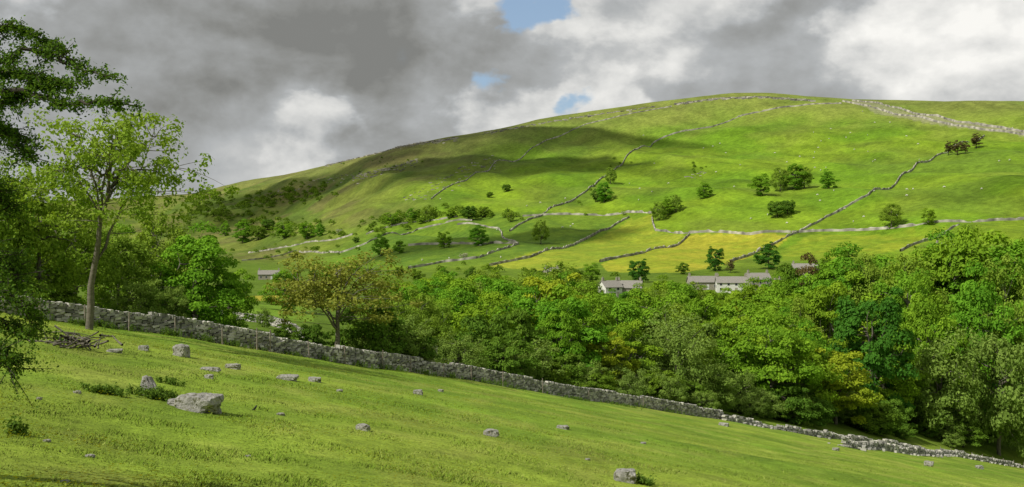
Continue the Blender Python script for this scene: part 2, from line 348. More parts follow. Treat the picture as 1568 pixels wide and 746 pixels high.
for n,m,u,t,y,w in LEFT: wood(n,m,u,t,y,w)
OAK=tree_mesh('sparse_ash',11,81,4.4,6.4,4.2,140,60,.14,.8,.20,leafmat('bronze_leaf',(.18,.205,.035),(.32,.35,.06)),nprim=13,shell=False,inner=.4,zmin=-.7,wob=.35)
p=at(515,100); plant('ash_tree',OAK,p,(CV-372)/F*100-p[2],1.2)
HT=[(1165,300,34,'s'),(1195,294,38,'a'),(1218,290,40,'s'),(1232,288,32,'a'),(1268,289,28,'s'),(1078,304,25,'s'),(1190,333,28,'h'),(1206,328,24,'h'),(1035,326,28,'a'),(1022,330,26,'s'),(1008,338,28,'a'),(925,310,32,'s'),(915,308,20,'h'),(935,282,26,'a'),
(1365,350,42,'a'),(1422,345,26,'s'),(1453,238,22,'p'),(1466,238,24,'p'),(1478,236,20,'p'),(1495,228,24,'p'),(775,294,13,'h'),(750,303,10,'h'),(828,374,36,'a'),(732,377,33,'s'),(680,380,28,'s'),(583,392,34,'s'),(612,388,20,'s'),
(600,345,22,'s'),(630,338,20,'s'),(655,338,24,'a'),(690,335,18,'s'),(718,337,24,'h'),(742,333,18,'h'),(782,340,18,'a'),(470,366,28,'s'),(435,366,28,'s'),(490,362,20,'s'),(372,372,34,'s'),(395,368,24,'h'),
(1095,415,38,'d'),(1177,412,42,'d'),(978,432,36,'d'),(860,436,32,'a'),(905,434,32,'s'),(1045,420,18,'h'),(1118,418,20,'p'),(1265,410,22,'s'),(820,440,26,'s'),(880,436,26,'h'),
(710,397,11,'b'),(955,330,7,'b'),(520,360,10,'b'),(545,372,10,'h'),(410,352,18,'h'),(345,362,22,'s'),(1300,400,20,'h'),(760,433,22,'s'),(640,432,20,'h'),(680,430,22,'s'),(610,425,18,'h'),(540,420,24,'s'),(500,430,22,'s'),(480,425,14,'h'),(720,428,18,'h')]
mm={'s':('sycamore_tree',SYC),'h':('hawthorn_tree',HAW),'a':('ash_tree',ASH),'d':('yew_tree',[SYC_D]),'b':('hawthorn_blossom_tree',[BLO]),'p':('pine_tree',[PIN])}
for u,r,h,t in HT:
    p=survey(u,r,240); nm,ms=mm[t]; plant(nm,ms[R.integers(len(ms))],p,h/F*p[1],R.uniform(.85,1.1))
sc=[]
def scr(u0,r0,u1,r1,n,ju,jr,s0,s1):
    for i in range(n):
        t=R.random(); u=u0+(u1-u0)*t+R.normal()*ju; r=r0+(r1-r0)*t+R.normal()*jr
        p=survey(u,r,500); s=R.uniform(s0,s1)/F*p[1]; sc.append((p+np.array([0,0,s*.35]),s*.55))
scr(310,335,500,290,190,14,8,4,10); scr(330,300,300,330,60,14,8,4,10); scr(570,345,720,325,70,10,4,5,12); scr(720,330,800,335,26,8,3,6,11)
scr(360,348,480,352,80,18,7,4,12); scr(560,262,640,245,14,20,6,2,5); scr(1060,270,1075,255,8,8,6,3,5); scr(700,415,900,428,40,30,4,6,14); scr(480,415,620,425,30,30,4,6,12); scr(370,395,520,385,30,40,6,4,9)
scr(880,318,960,240,14,5,8,3,6); scr(600,350,520,362,30,12,3,4,9)
SV=[];ST=[]
for c_,s in sc:
    n=90; d=unit(R.normal(size=(n,3))); d[:,2]=np.abs(d[:,2])*1.0-.2; q=c_+d*s*R.uniform(.5,1.15,(n,1))
    V_,_=leafquads(q,d,np.full(n,s*.24),R); SV.append(V_); ST.append(np.repeat(np.clip(R.random()*.5+R.random(n)*.5,0,1),4))
SV=np.vstack(SV); add('distant_hawthorn_scrub',make_mesh('distant_hawthorn_scrub',SV,[np.arange(len(SV)).reshape(-1,4)],[M_haw],tint=np.concatenate(ST)))

# near hawthorn at the left edge
g=np.random.default_rng(5)
def wp(u,r,y): return np.array([(u-CU)/F*y,y,(CV-r)/F*y])
base=at(-190,15); tl=[]
trunk=np.array([base-[0,0,.3],base+[.1,0,1.],base+[-.1,.1,2.2],wp(-170,250,15),wp(-190,120,15),wp(-180,20,15)]); tl.append((trunk,[.26,.2,.17,.14,.1,.05]))
brs=[([(-175,230),(-60,140),(0,92),(45,76),(100,92),(162,116)],15,1),([(-180,240),(-60,185),(0,140),(50,140),(100,160),(150,156),(200,158)],14.5,1),([(-185,150),(-40,60),(5,42),(40,50),(85,72)],15.5,.9),
([(-60,185),(0,160),(60,128),(120,128)],14.7,.8),([(-60,140),(0,110),(30,112),(75,130)],15,.9),
([(-175,260),(-60,230),(0,195),(20,215),(40,240)],15.2,1.2),([(-175,400),(-80,420),(0,440),(35,470),(52,500)],15.3,1.8),([(-180,450),(-60,500),(0,540),(18,565)],15,1.8),([(-180,380),(-60,370),(10,400),(30,430)],16,1.8),
([(-180,430),(-70,470),(0,490),(35,515)],15.8,1.8),([(-175,300),(-60,270),(-15,280),(10,330)],16,1.3)]
LC=[]
for P,y,tw in brs:
    P=np.array([wp(u,r,y+g.normal()*.15) for u,r in P]); t=np.linspace(0,len(P)-1,30); P=np.stack([np.interp(t,np.arange(len(P)),P[:,i]) for i in range(3)],-1)+g.normal(size=(30,3))*.03
    tl.append((P,np.linspace(.055,.008,30)))
    for i in range(6,30):
        cl=g.random()**1.3
        for _ in range(int(2+5*cl)):
            d=unit(g.normal(size=3)*[1,1,.55]+[.7,0,.15]); ln=g.uniform(.06,.14+.26*cl)*tw; e=P[i]+d*ln+[0,0,-.05*g.random()]; m=(P[i]+e)/2+g.normal(size=3)*.03
            tl.append((bez(P[i],m,e,4),np.linspace(.009,.003,4)))
            for q in np.linspace(.35,1.05,5): LC.append(P[i]+(e-P[i])*q)
for _ in range(110):
    d=unit(g.normal(size=3)); LC+= [np.array([base[0]-.9,base[1]+.3,1.2])+d*[1.1,1.6,2.6]*g.uniform(.5,1)+g.normal(size=3)*.12 for _ in range(5)]
LC=np.array(LC); LC=np.repeat(LC,6,0)+g.normal(size=(len(LC)*6,3))*.035
TV,TF=tubes(tl,6); LV,LF=leafquads(LC,unit(g.normal(size=LC.shape)+[0,0,.5]),g.uniform(.016,.032,len(LC)),g)
add('hawthorn_tree',make_mesh('near_hawthorn',np.vstack([TV,LV]),[TF,LF+len(TV)],[barkdk,M_hawn],[0,1],tint=np.concatenate([np.zeros(len(TV)),np.repeat(g.random(len(LC)),4)]),smooth=[1,0]))

# ================================================================= DRYSTONE WALLS
stone=solidmat('limestone',(.30,.295,.27),(.54,.53,.49),1.3,.5,.04,attr='tint')
farstone=solidmat('limestone_far',(.26,.25,.215),(.44,.42,.37),.25,.3,.2,attr='tint')
CUBE=np.array([[x,y,z] for x in(-.5,.5) for y in(-.5,.5) for z in(-.5,.5)])
CF=np.array([[0,1,3,2],[4,6,7,5],[0,4,5,1],[2,3,7,6],[0,2,6,4],[1,5,7,3]])
def stones(path,h,thick,sl,ch,seed,cope=True,ruin=0.):
    g=np.random.default_rng(seed); path=np.asarray(path,float); seg=np.linalg.norm(np.diff(path,axis=0),axis=1); S=np.concatenate([[0],np.cumsum(seg)])
    Vs=[];T=[]
    lh=lambda s:h*(1-ruin*fbm(np.array([s/7.]),np.array([seed*3.]),2)[0]*1.6)*(.88+.24*float(vn(np.array(s/6.),np.array(seed*5.))))
    def put(s,zz,l,hh,tk,off,big=.16):
        x=np.interp(s,S,path[:,0]); y=np.interp(s,S,path[:,1])+.5*math.sin(s*.11+seed)*.6; x2=np.interp(s+.3,S,path[:,0]); y2=np.interp(s+.3,S,path[:,1]); x1=np.interp(s-.3,S,path[:,0]); y1=np.interp(s-.3,S,path[:,1])
        d=np.array([x2-x1,y2-y1]); d/=np.linalg.norm(d)+1e-9; nrm=np.array([-d[1],d[0]]); c=CUBE*np.array([l,tk,hh]); c=c*(1+g.uniform(-big*1.3,big,c.shape)); tilt=g.normal()*.1
        c[:,2]+=c[:,0]*tilt; z=float(gz(x,y)); P=np.empty((8,3)); P[:,0]=x+c[:,0]*d[0]+(c[:,1]+off)*nrm[0]; P[:,1]=y+c[:,0]*d[1]+(c[:,1]+off)*nrm[1]; P[:,2]=z+zz+c[:,2]
        Vs.append(P); T.append(np.full(8,g.random()))
    nc=int(h/ch)+1
    for ci in range(nc):
        s=g.random()*sl
        while s<S[-1]:
            l=sl*g.uniform(.45,1.6)
            if (ci+.6)*ch<lh(s): put(s+l/2,(ci+.5)*ch-.04+g.normal()*.02,l*.93,ch*g.uniform(.75,1.1),thick*(1-.3*ci/nc)+g.normal()*.06,g.normal()*.04,.22)
            s+=l
    if cope:
        s=0
        while s<S[-1]:
            l=g.uniform(.12,.34)
            if ruin==0 or g.random()<.5: put(s,math.floor(lh(s)/ch+.4)*ch+.07,l*.92,g.uniform(.16,.34),thick*.7,g.normal()*.04,.22)
            s+=l
    if ruin>0:
        for _ in range(int(S[-1]*1.4)): 
            put(g.uniform(0,S[-1]),g.uniform(0,.15),g.uniform(.2,.6),g.uniform(.15,.3),g.uniform(.2,.5),g.normal()*1.1,.25)
    V=np.vstack(Vs); n=len(Vs); return V,(CF[None]+8*np.arange(n)[:,None,None]).reshape(-1,4),np.concatenate(T)
wu=np.linspace(-60,1105,60); wpth=[at(u,float(Yw(kk(u)))) for u in wu]
V_,F_,T_=stones(wpth,1.2,.6,.46,.21,1); add('drystone_wall',make_mesh('drystone_wall',V_,[F_],[stone],tint=T_))
wu=np.linspace(1108,1640,30); wpth=[at(u,float(Yw(kk(u)))*.985) for u in wu]
V_,F_,T_=stones(wpth,1.15,.8,.5,.26,2,ruin=.6); add('drystone_wall',make_mesh('drystone_wall_b',V_,[F_],[stone],tint=T_))
wpth=[survey(u,r,20) for u,r in ((1292,684),(1340,688),(1400,697),(1450,697))]
V_,F_,T_=stones(wpth,1.1,.7,.45,.24,3,ruin=.45); add('drystone_wall',make_mesh('drystone_wall_c',V_,[F_],[stone],tint=T_))
wpth=[at(u,y) for u,y in ((340,170),(430,165),(470,150))]
V_,F_,T_=stones(wpth,1.2,.6,.5,.25,4); add('drystone_wall',make_mesh('drystone_wall_d',V_,[F_],[stone],tint=T_))
def farwall(pts,h=1.7,w=1.0,rmin=300,nm='drystone_wall',m=farstone):
    P=np.array([survey(u,r,rmin)[:2] for u,r in pts]); seg=np.linalg.norm(np.diff(P,axis=0),axis=1); S=np.concatenate([[0],np.cumsum(seg)]); n=max(4,int(S[-1]/2.2)); s=np.linspace(0,S[-1],n)
    x=np.interp(s,S,P[:,0]); y=np.interp(s,S,P[:,1]); x=x+(vn(s/25,s*0,3)-.5)*3; y=y+(vn(s/25,s*0,8)-.5)*5
    d=np.stack([np.gradient(x),np.gradient(y)],-1); d/=np.linalg.norm(d,axis=1)[:,None]; nn=np.stack([-d[:,1],d[:,0]],-1)
    hh=h*(.65+.5*vn(s/3,s*0,5))*np.where(vn(s/9,s*0,6)>.84,.35,1); rows=[]
    for off,t in ((-.5,-.5),(-.35,1),(.35,1),(.5,-.5)):
        q=np.stack([x+nn[:,0]*off*w,y+nn[:,1]*off*w],-1); z=gz(q[:,0],q[:,1])+np.where(t<0,-.5,hh)+(R.normal(size=n)*.15 if t>0 else 0); rows.append(np.column_stack([q,z]))
    V=np.stack(rows,1).reshape(-1,3); i=np.arange(n-1)[:,None]*4; j=np.arange(3)[None]; Fq=np.stack([i+j,i+j+1,i+5+j,i+4+j],-1).reshape(-1,4)
    add(nm,make_mesh(nm,V,[Fq],[m],tint=np.repeat(R.random(n),4)))
for pts_ in [[(998,334),(1002,354),(1060,358),(1150,360),(1212,357)],[(1212,357),(1300,354),(1400,347),(1480,341),(1568,335),(1660,330)],[(800,332),(870,329),(960,326),(997,328)],
 [(748,408),(810,395),(870,378),(920,355),(962,334)],[(918,402),(965,392),(1012,380),(1056,360)],[(1118,402),(1165,383),(1212,360),(1265,335),(1330,300),(1390,265),(1450,235),(1508,208)],
 [(1378,386),(1420,368),(1468,345)],[(780,355),(830,330),(862,312),(900,292),(930,268),(962,238),(1000,220),(1060,200),(1130,180),(1200,165),(1290,159)],
 [(625,412),(680,402),(730,396),(792,374)],[(625,377),(700,374),(792,374)]]: farwall(pts_,1.6,.9)
for pts_ in [[(1290,156),(1350,170),(1420,184),(1490,197),(1568,208),(1640,218)],[(1305,155),(1340,158),(1400,175),(1470,188),(1568,203),(1640,210)]]: farwall(pts_,1.8,1.5)
for pts_ in [[(660,306),(710,278),(760,248),(840,215),(900,190),(960,176),(1030,163)],[(520,388),(560,374),(640,352),(722,338)],[(792,374),(760,350),(700,345)],[(560,360),(640,340),(700,333)],[(370,400),(450,385),(520,388)],[(380,388),(470,372),(540,360)]]: farwall(pts_,1.3,.8)
def blocks(pts,n,s0,s1,jr,rmin,nm,mat=farstone,fl=.6):
    P=np.array(pts,float); t=np.linspace(0,len(P)-1,n)+R.normal(size=n)*.02; Vs=[];T=[]
    for q in t:
        u=np.interp(q,np.arange(len(P)),P[:,0]); r=np.interp(q,np.arange(len(P)),P[:,1])+abs(R.normal())*jr; p=survey(u,r,rmin); s=R.uniform(s0,s1)
        c=CUBE*np.array([s*R.uniform(1,2.4),s,s*fl])*(1+R.uniform(-.3,.2,(8,3))); Vs.append(c+p); T.append(np.full(8,R.random()))
    V=np.vstack(Vs); add(nm,make_mesh(nm,V,[(CF[None]+8*np.arange(n)[:,None,None]).reshape(-1,4)],[mat],tint=np.concatenate(T)))
blocks([(1035,159),(1100,151),(1160,148),(1245,154)],280,1.2,3.8,1.,700,'limestone_scar')
blocks([(500,252),(540,240),(590,228),(640,219),(700,211)],260,1.4,4.2,2,900,'limestone_scar'); blocks([(740,204),(820,190),(900,177),(1000,163)],130,1.,3.2,1.5,900,'limestone_scar')
blocks([(540,270),(590,258),(640,243)],110,1.,3,5,800,'limestone_scar'); blocks([(620,300),(700,258),(760,235)],90,.8,2.2,12,800,'limestone_scar'); blocks([(400,300),(480,275),(560,262)],70,1.,3.,7,900,'limestone_scar')
blocks([(1050,270),(1080,262)],14,.8,2.,5,700,'limestone_scar')

# ================================================================= ROCKS
rockm=solidmat('lichen_limestone',(.17,.165,.145),(.50,.485,.44),3.2,1.,.08,spots=(.14,.14,.085))
import bmesh
from mathutils import noise as mn
def rock(u,row,w,h,shape=0,nm='limestone_boulder'):
    p=survey(u,row,9); W=w/F*p[1]; H=h/F*p[1]; bm=bmesh.new(); bmesh.ops.create_icosphere(bm,subdivisions=4,radius=1); off=Vector((u*.37,row*.21,3))
    for vv in bm.verts:
        c_=vv.co.copy(); n=mn.noise(c_*1.1+off)*.4+mn.noise(c_*2.6+off)*.22+mn.noise(c_*6+off)*.09; cell=mn.voronoi(c_*1.8+off)[0][0]; n+=(cell-.4)*.45
        c_*=1+n; 
        for ax,lim_ in ((2,.66),(0,.8),(1,.75)):
            if abs(c_[ax])>lim_: c_[ax]=math.copysign(lim_+(abs(c_[ax])-lim_)*.3,c_[ax])
        if shape==1: f=1-.55*max(0,c_[2]); c_.x=c_.x*f-.25*c_.z; c_.y*=f
        vv.co=Vector((c_.x*W*.55,c_.y*W*.45,(c_.z*.75+.18)*H))
    me=bpy.data.meshes.new(nm); bm.to_mesh(me); bm.free(); me.materials.append(rockm); add(nm,me,(p[0],p[1],p[2]+H*.12),R.uniform(-.4,.4))
for r_ in [(306,630,64,30),(228,606,26,34,1),(277,546,24,20),(357,565,22,9),(440,582,32,9),(482,585,20,8),(640,604,15,8),(556,659,20,11),(752,668,22,12),(862,657,20,6),(957,738,34,22),(322,568,30,6),(220,537,16,9),
 (270,622,26,12),(320,580,14,7),(100,739,14,4),(72,677,12,4),(138,701,14,5),(1108,652,16,5),(1422,714,14,9),(900,705,8,3),(675,600,9,4),(985,680,9,3),(118,603,12,5),(175,540,26,6),(430,636,12,4),(1280,690,10,5),(1500,718,12,6),(60,612,9,4),(520,600,10,4),(380,700,8,3)]: rock(*r_)

# ================================================================= NEAR GRASS, FLOWERS, WEEDS
def blade_mesh(n,rmin,rmax,hs,w,seed):
    g=np.random.default_rng(seed); r=np.exp(g.uniform(np.log(rmin),np.log(rmax),n)); k=g.uniform(-.56,.56,n); x=k*r; y=r; 
    dn=fbm(x/1.3,y/1.3,3,40); keep=g.random(n)<sst(.25,.62,dn)+.35; x,y=x[keep],y[keep]; dn=dn[keep]; n=len(x); z=gz(x,y)-.02
    h=hs*g.uniform(.5,1.4,n)*(.6+.8*sst(.4,.7,dn)); a=g.uniform(0,6.28,n); sc=1+.4*sst(20,60,y); ww=w*sc*g.uniform(.6,1.4,n); dx=np.cos(a)*ww; dy=np.sin(a)*ww; lx=g.normal(size=n)*h*.55+h*.2; ly=g.normal(size=n)*h*.55
    V=np.stack([np.stack([x-dx,y-dy,z],-1),np.stack([x+dx,y+dy,z],-1),np.stack([x+lx,y+ly,z+h],-1)],1).reshape(-1,3)
    return V,np.arange(3*n).reshape(n,3),np.repeat(np.clip(g.random(n)*.75+fbm(x/9,y/9,3,21)*.5-.12,0,1),3)
m,nt,out=newmat('grass_blade'); a_=N(nt,'ShaderNodeAttribute',_attribute_name='tint'); c=ramp(nt,a_.outputs['Fac'],[(0,(.115,.225,.018)),(.6,(.22,.325,.034)),(1,(.38,.43,.11))])
d=N(nt,'ShaderNodeBsdfDiffuse'); gn=nt.nodes.new('ShaderNodeNewGeometry'); vm=nt.nodes.new('ShaderNodeVectorMath'); vm.operation='MULTIPLY_ADD'; vm.inputs[1].default_value=(.3,.3,.3); vm.inputs[2].default_value=(0,0,.9); L(nt,gn.outputs['Normal'],vm.inputs[0])
nz=nt.nodes.new('ShaderNodeVectorMath'); nz.operation='NORMALIZE'; L(nt,vm.outputs[0],nz.inputs[0]); L(nt,nz.outputs[0],d.inputs['Normal']); L(nt,c,d.inputs[0])
L(nt,d.outputs[0],out.inputs[0]); M_grass=m
V_,F_,T_=blade_mesh(420000,11,110,.065,.011,9); add('grass',make_mesh('grass',V_,[F_],[M_grass],tint=T_))
def flowers(nm,n,rmin,rmax,size,c1,c2,seed,thr,z0):
    g=np.random.default_rng(seed); r=np.exp(g.uniform(np.log(rmin),np.log(rmax),n)); k=g.uniform(-.56,.56,n); x=k*r; y=r; dn=fbm(x/4,y/4,3,seed); kp=g.random(n)<sst(thr,thr+.25,dn); x,y=x[kp],y[kp]; n=len(x)
    P=np.stack([x,y,gz(x,y)+z0*g.uniform(.6,1.2,n)],-1); s=size*g.uniform(.7,1.3,n)*(1+.5*sst(25,80,y)); a=np.arange(6)*math.pi/3
    V=P[:,None,:]+s[:,None,None]*np.stack([np.cos(a),np.sin(a),.35*np.cos(a*1+1)],-1)[None]; V=V.reshape(-1,3)
    mm_=solidmat(nm+'_petal',c1,c2,5,.0,.01); add(nm,make_mesh(nm,V,[np.arange(6*n).reshape(n,6)],[mm_]))
flowers('buttercup_flowers',42000,12,110,.025,(.62,.52,.01),(.8,.68,.03),51,.34,.11)
flowers('daisy_flowers',26000,12,120,.017,(.6,.62,.5),(.78,.78,.7),53,.38,.09)
M_net=leafmat('nettle_leaf',(.07,.135,.02),(.16,.26,.04))
def weeds(nm,u,row,wpx,n,h):
    c0=survey(u,row,9); g=np.random.default_rng(int(u)); w=wpx/F*c0[1]; q=[];tl=[]
    for i in range(n):
        x=c0[0]+g.normal()*w*.3; y=c0[1]+g.normal()*w*.22; z=float(gz(x,y)); hh=h*g.uniform(.4,1.1); e=np.array([x+g.normal()*.05,y+g.normal()*.05,z+hh]); tl.append((bez(np.array([x,y,z-.03]),np.array([x,y,z+hh*.6]),e,4),np.linspace(.006,.003,4)))
        for t in np.linspace(.2,1,9):
            for _ in range(3): q.append(np.array([x,y,z])*(1-t)+e*t+g.normal(size=3)*.045)
    q=np.array(q); LV,LF=leafquads(q,unit(g.normal(size=q.shape)+[0,0,.7]),g.uniform(.025,.055,len(q)),g); TV,TF=tubes(tl,3)
    add(nm,make_mesh(nm,np.vstack([TV,LV]),[TF,LF+len(TV)],[M_net,M_net],[0,1],tint=np.concatenate([np.zeros(len(TV)),np.repeat(g.random(len(q)),4)])))
weeds('nettle_patch',242,612,55,80,.26); weeds('nettle_patch',165,604,50,34,.18); weeds('thistle_plant',28,666,14,12,.28); weeds('nettle_patch',265,590,30,20,.2); weeds('nettle_patch',985,742,24,30,.2)
for i,u in enumerate(range(60,1100,48)):
    y=float(Yw(kk(u)))-R.uniform(.6,1.2); q=at(u+R.normal()*12,y); row_=CV-q[2]/q[1]*F; weeds('nettle_patch',CU+q[0]/q[1]*F,row_,R.uniform(20,60),int(R.uniform(20,70)),R.uniform(.25,.6))
g=np.random.default_rng(8); c0=survey(108,532,20); tl=[]
for i in range(60):
    a=g.uniform(0,3.14); p=c0+np.array([g.normal()*.8,g.normal()*.5,abs(g.normal())*.2+.1]); d=np.array([math.cos(a),math.sin(a),g.normal()*.25])*g.uniform(.3,.9); tl.append((bez(p-d,p+g.normal(size=3)*.15,p+d,5),np.linspace(.05,.015,5)*g.uniform(.5,1.3)))
V_,F_=tubes(tl,5); add('brushwood_pile',make_mesh('brushwood_pile',V_,[F_],[bark],smooth=[1]))
wd=solidmat('weathered_post',(.16,.13,.10),(.34,.30,.25),5,.4,.02); tl=[]; tops=[]
for u in [60,130,200,268,340,392,404,470,530,587,630,677,722,770,830,905,985]:
    y=float(Yw(kk(u)))-1.1; p=at(u+R.normal()*3,y); h=R.uniform(1.2,1.75); lx=R.normal()*.08; tl.append((np.array([p-[0,0,.2],p+[lx*.5,0,h*.5],p+[lx,0,h-.02],p+[lx,0,h]]),[.055,.055,.05,.02])); tops.append(p)
for k_ in (.6,1.1): tl.append((np.array(tops)+[0,0,k_],[.006]*len(tops)))
for u in np.arange(1440,1640,16):
    p=at(u,float(Yw(kk(u)))-3.); tl.append((np.array([p-[0,0,.2],p+[0,0,.8],p+[0.05,0,1.3]]),[.07,.07,.06]))
V_,F_=tubes(tl,6); add('post_and_wire_fence',make_mesh('post_and_wire_fence',V_,[F_],[wd]))

# ================================================================= HOUSES
white=solidmat('whitewash',(.60,.59,.54),(.74,.73,.68),1,.1,.02); hst=solidmat('house_stone',(.24,.22,.17),(.40,.37,.30),2,.5,.05); slate=solidmat('stone_slate',(.19,.18,.16),(.33,.31,.27),3,.5,.06); glass=solidmat('window_glass',(.02,.025,.03),(.05,.06,.07),2,.0,.01,.15); trim=solidmat('painted_frame',(.6,.6,.58),(.7,.7,.68),2,0,.01)
def boxm(nm,cx,cy,cz,sx,sy,sz,mat,par):
    add(nm,make_mesh(nm,CUBE*[sx,sy,sz]+[cx,cy,cz],[CF],[mat]),parent=par)
def house(nm,u,row,Ln,W,Hh,RH,rot,wm,y=None):
    p=survey(u,row,390) if y is None else at(u,y); e=bpy.data.objects.new(nm,None); col.objects.link(e); e.location=p; e.rotation_euler=(0,0,math.radians(rot))
    l,w=Ln/2,W/2
    V=np.array([[-l,-w,-1.5],[l,-w,-1.5],[l,w,-1.5],[-l,w,-1.5],[-l,-w,Hh],[l,-w,Hh],[l,w,Hh],[-l,w,Hh],[-l,0,Hh+RH],[l,0,Hh+RH]])
    add('walls',make_mesh('walls',V,[np.array([[0,1,5,4],[2,3,7,6],[0,3,2,1]]),np.array([[1,2,6,9,5],[3,0,4,8,7]])],[wm]),parent=e)
    o=.35; sl_=RH/w; t=.18
    for sg in(-1,1):
        a=[-l-o,sg*(w+o),Hh-o*sl_+.04]; b=[l+o,sg*(w+o),Hh-o*sl_+.04]; c_=[l+o,0,Hh+RH+.04]; d_=[-l-o,0,Hh+RH+.04]; P=np.array([a,b,c_,d_]); P=np.vstack([P,P+[0,0,t]]); add('roof_slope',make_mesh('roof_slope',P,[np.array([[0,3,2,1],[4,5,6,7],[0,1,5,4],[1,2,6,5],[2,3,7,6],[3,0,4,7]])],[slate]),parent=e)
    for i,sx in enumerate((-l+.5,l-.5)):
        boxm('chimney_%d'%i,sx,0,Hh+RH+.5,.8,.7,1.5,hst,e); boxm('chimney_pot_%d'%i,sx,0,Hh+RH+1.45,.25,.25,.4,slate,e)
    nw=max(2,int(Ln/3)); rows=(1.4,3.4) if Hh>3.8 else (1.5,)
    for i in range(nw):
        for j,zr in enumerate(rows):
            x=-l+Ln*(i+.5)/nw
            if j==0 and i==nw//2: boxm('door',x,-w-.03,1.0,.95,.1,2.0,hst if wm is white else trim,e); continue
            boxm('window_frame',x,-w-.02,zr,1.05,.08,1.15,trim,e); boxm('window_glass',x,-w-.05,zr,.88,.06,.98,glass,e)
    for sx in(-1,1): boxm('gable_window',sx*(l+.02),0,Hh*.6,.08,.9,1.1,glass,e)
house('white_cottage',1120,448,12,6,4,2.2,-4,white); house('stone_cottage',1076,443,12,6,3.0,2.2,3,hst); house('stone_house',1160,445,9,6.5,4.6,2.4,8,hst); house('white_cottage',934,456,7,6,4,2.2,25,white); house('stone_cottage',964,454,9,5.5,3.4,2.4,-10,hst)
house('stone_house',1232,428,11,6.5,4.6,2.5,-8,hst); house('stone_house',1556,420,12,7,6.5,3.4,-20,hst); house('stone_house',1446,400,9,6,6,3,15,hst); house('stone_barn',412,428,12,6,3,2.2,10,hst); house('stone_barn',1190,447,7,5,3,2,60,hst); house('stone_barn',845,424,7,5,2.6,1.8,20,hst)

# ================================================================= SHEEP + CROW
def skinned(nm,verts,edges,rad,sub=1):
    me=bpy.data.meshes.new(nm); me.from_pydata(verts,edges,[]); o=bpy.data.objects.new(nm,me); col.objects.link(o); o.modifiers.new('s','SKIN')
    for i,r in enumerate(rad): me.skin_vertices[0].data[i].radius=(r,r) if np.isscalar(r) else r
    me.skin_vertices[0].data[0].use_root=True; sb=o.modifiers.new('u','SUBSURF'); sb.levels=sub; sb.render_levels=sub
    bpy.context.view_layer.update(); m2=bpy.data.meshes.new_from_object(o.evaluated_get(bpy.context.evaluated_depsgraph_get())); bpy.data.objects.remove(o); return m2
wool=solidmat('wool',(.55,.53,.45),(.72,.70,.62),8,.6,.03)
V=[(0,0,.62),(.28,0,.64),(.5,0,.62),(-.3,0,.64),(-.5,0,.6),(.62,0,.5),(.72,0,.28),(.82,0,.14),(.92,0,.1),
 (.36,.13,.42),(.37,.13,.22),(.36,.13,.02),(.36,-.13,.42),(.37,-.13,.22),(.38,-.13,.02),(-.38,.14,.42),(-.46,.14,.24),(-.42,.14,.02),(-.38,-.14,.42),(-.46,-.14,.24),(-.4,-.14,.02),(-.6,0,.5),(-.62,0,.36),(.72,.09,.32),(.72,-.09,.32)]
E=[(0,1),(1,2),(2,5),(5,6),(6,7),(7,8),(0,3),(3,4),(1,9),(9,10),(10,11),(1,12),(12,13),(13,14),(3,15),(15,16),(16,17),(3,18),(18,19),(19,20),(4,21),(21,22),(6,23),(6,24)]
rd=[.24,.25,.2,.26,.2,.13,.09,.07,.045,.09,.05,.035,.09,.05,.035,.11,.05,.035,.11,.05,.035,.05,.03,.03,.03]
SH=skinned('sheep',V,E,rd); SH.materials.append(wool)
for i in range(80):
    u,r=(R.uniform(960,1400),R.uniform(180,345)) if i<55 else (R.uniform(560,960),R.uniform(300,400)) if i<68 else (R.uniform(1250,1560),R.uniform(170,330))
    p=survey(u,r,450); add('sheep',SH,p,R.uniform(0,6.28),1.25)
blk=solidmat('black_feather',(.01,.01,.012),(.025,.025,.03),8,.2,.01,.5)
CR_=skinned('crow',[(0,0,.17),(.07,0,.22),(.11,0,.29),(.15,0,.31),(.21,0,.30),(-.09,0,.13),(-.2,0,.08),(.0,.03,.1),(.01,.03,.0),(.0,-.03,.1),(.01,-.03,.0)],[(0,1),(1,2),(2,3),(3,4),(0,5),(5,6),(0,7),(7,8),(0,9),(9,10)],[.07,.06,.045,.035,.01,.05,.02,.015,.008,.015,.008])
CR_.materials.append(blk); add('crow',CR_,survey(390,630,10),.9,.5)

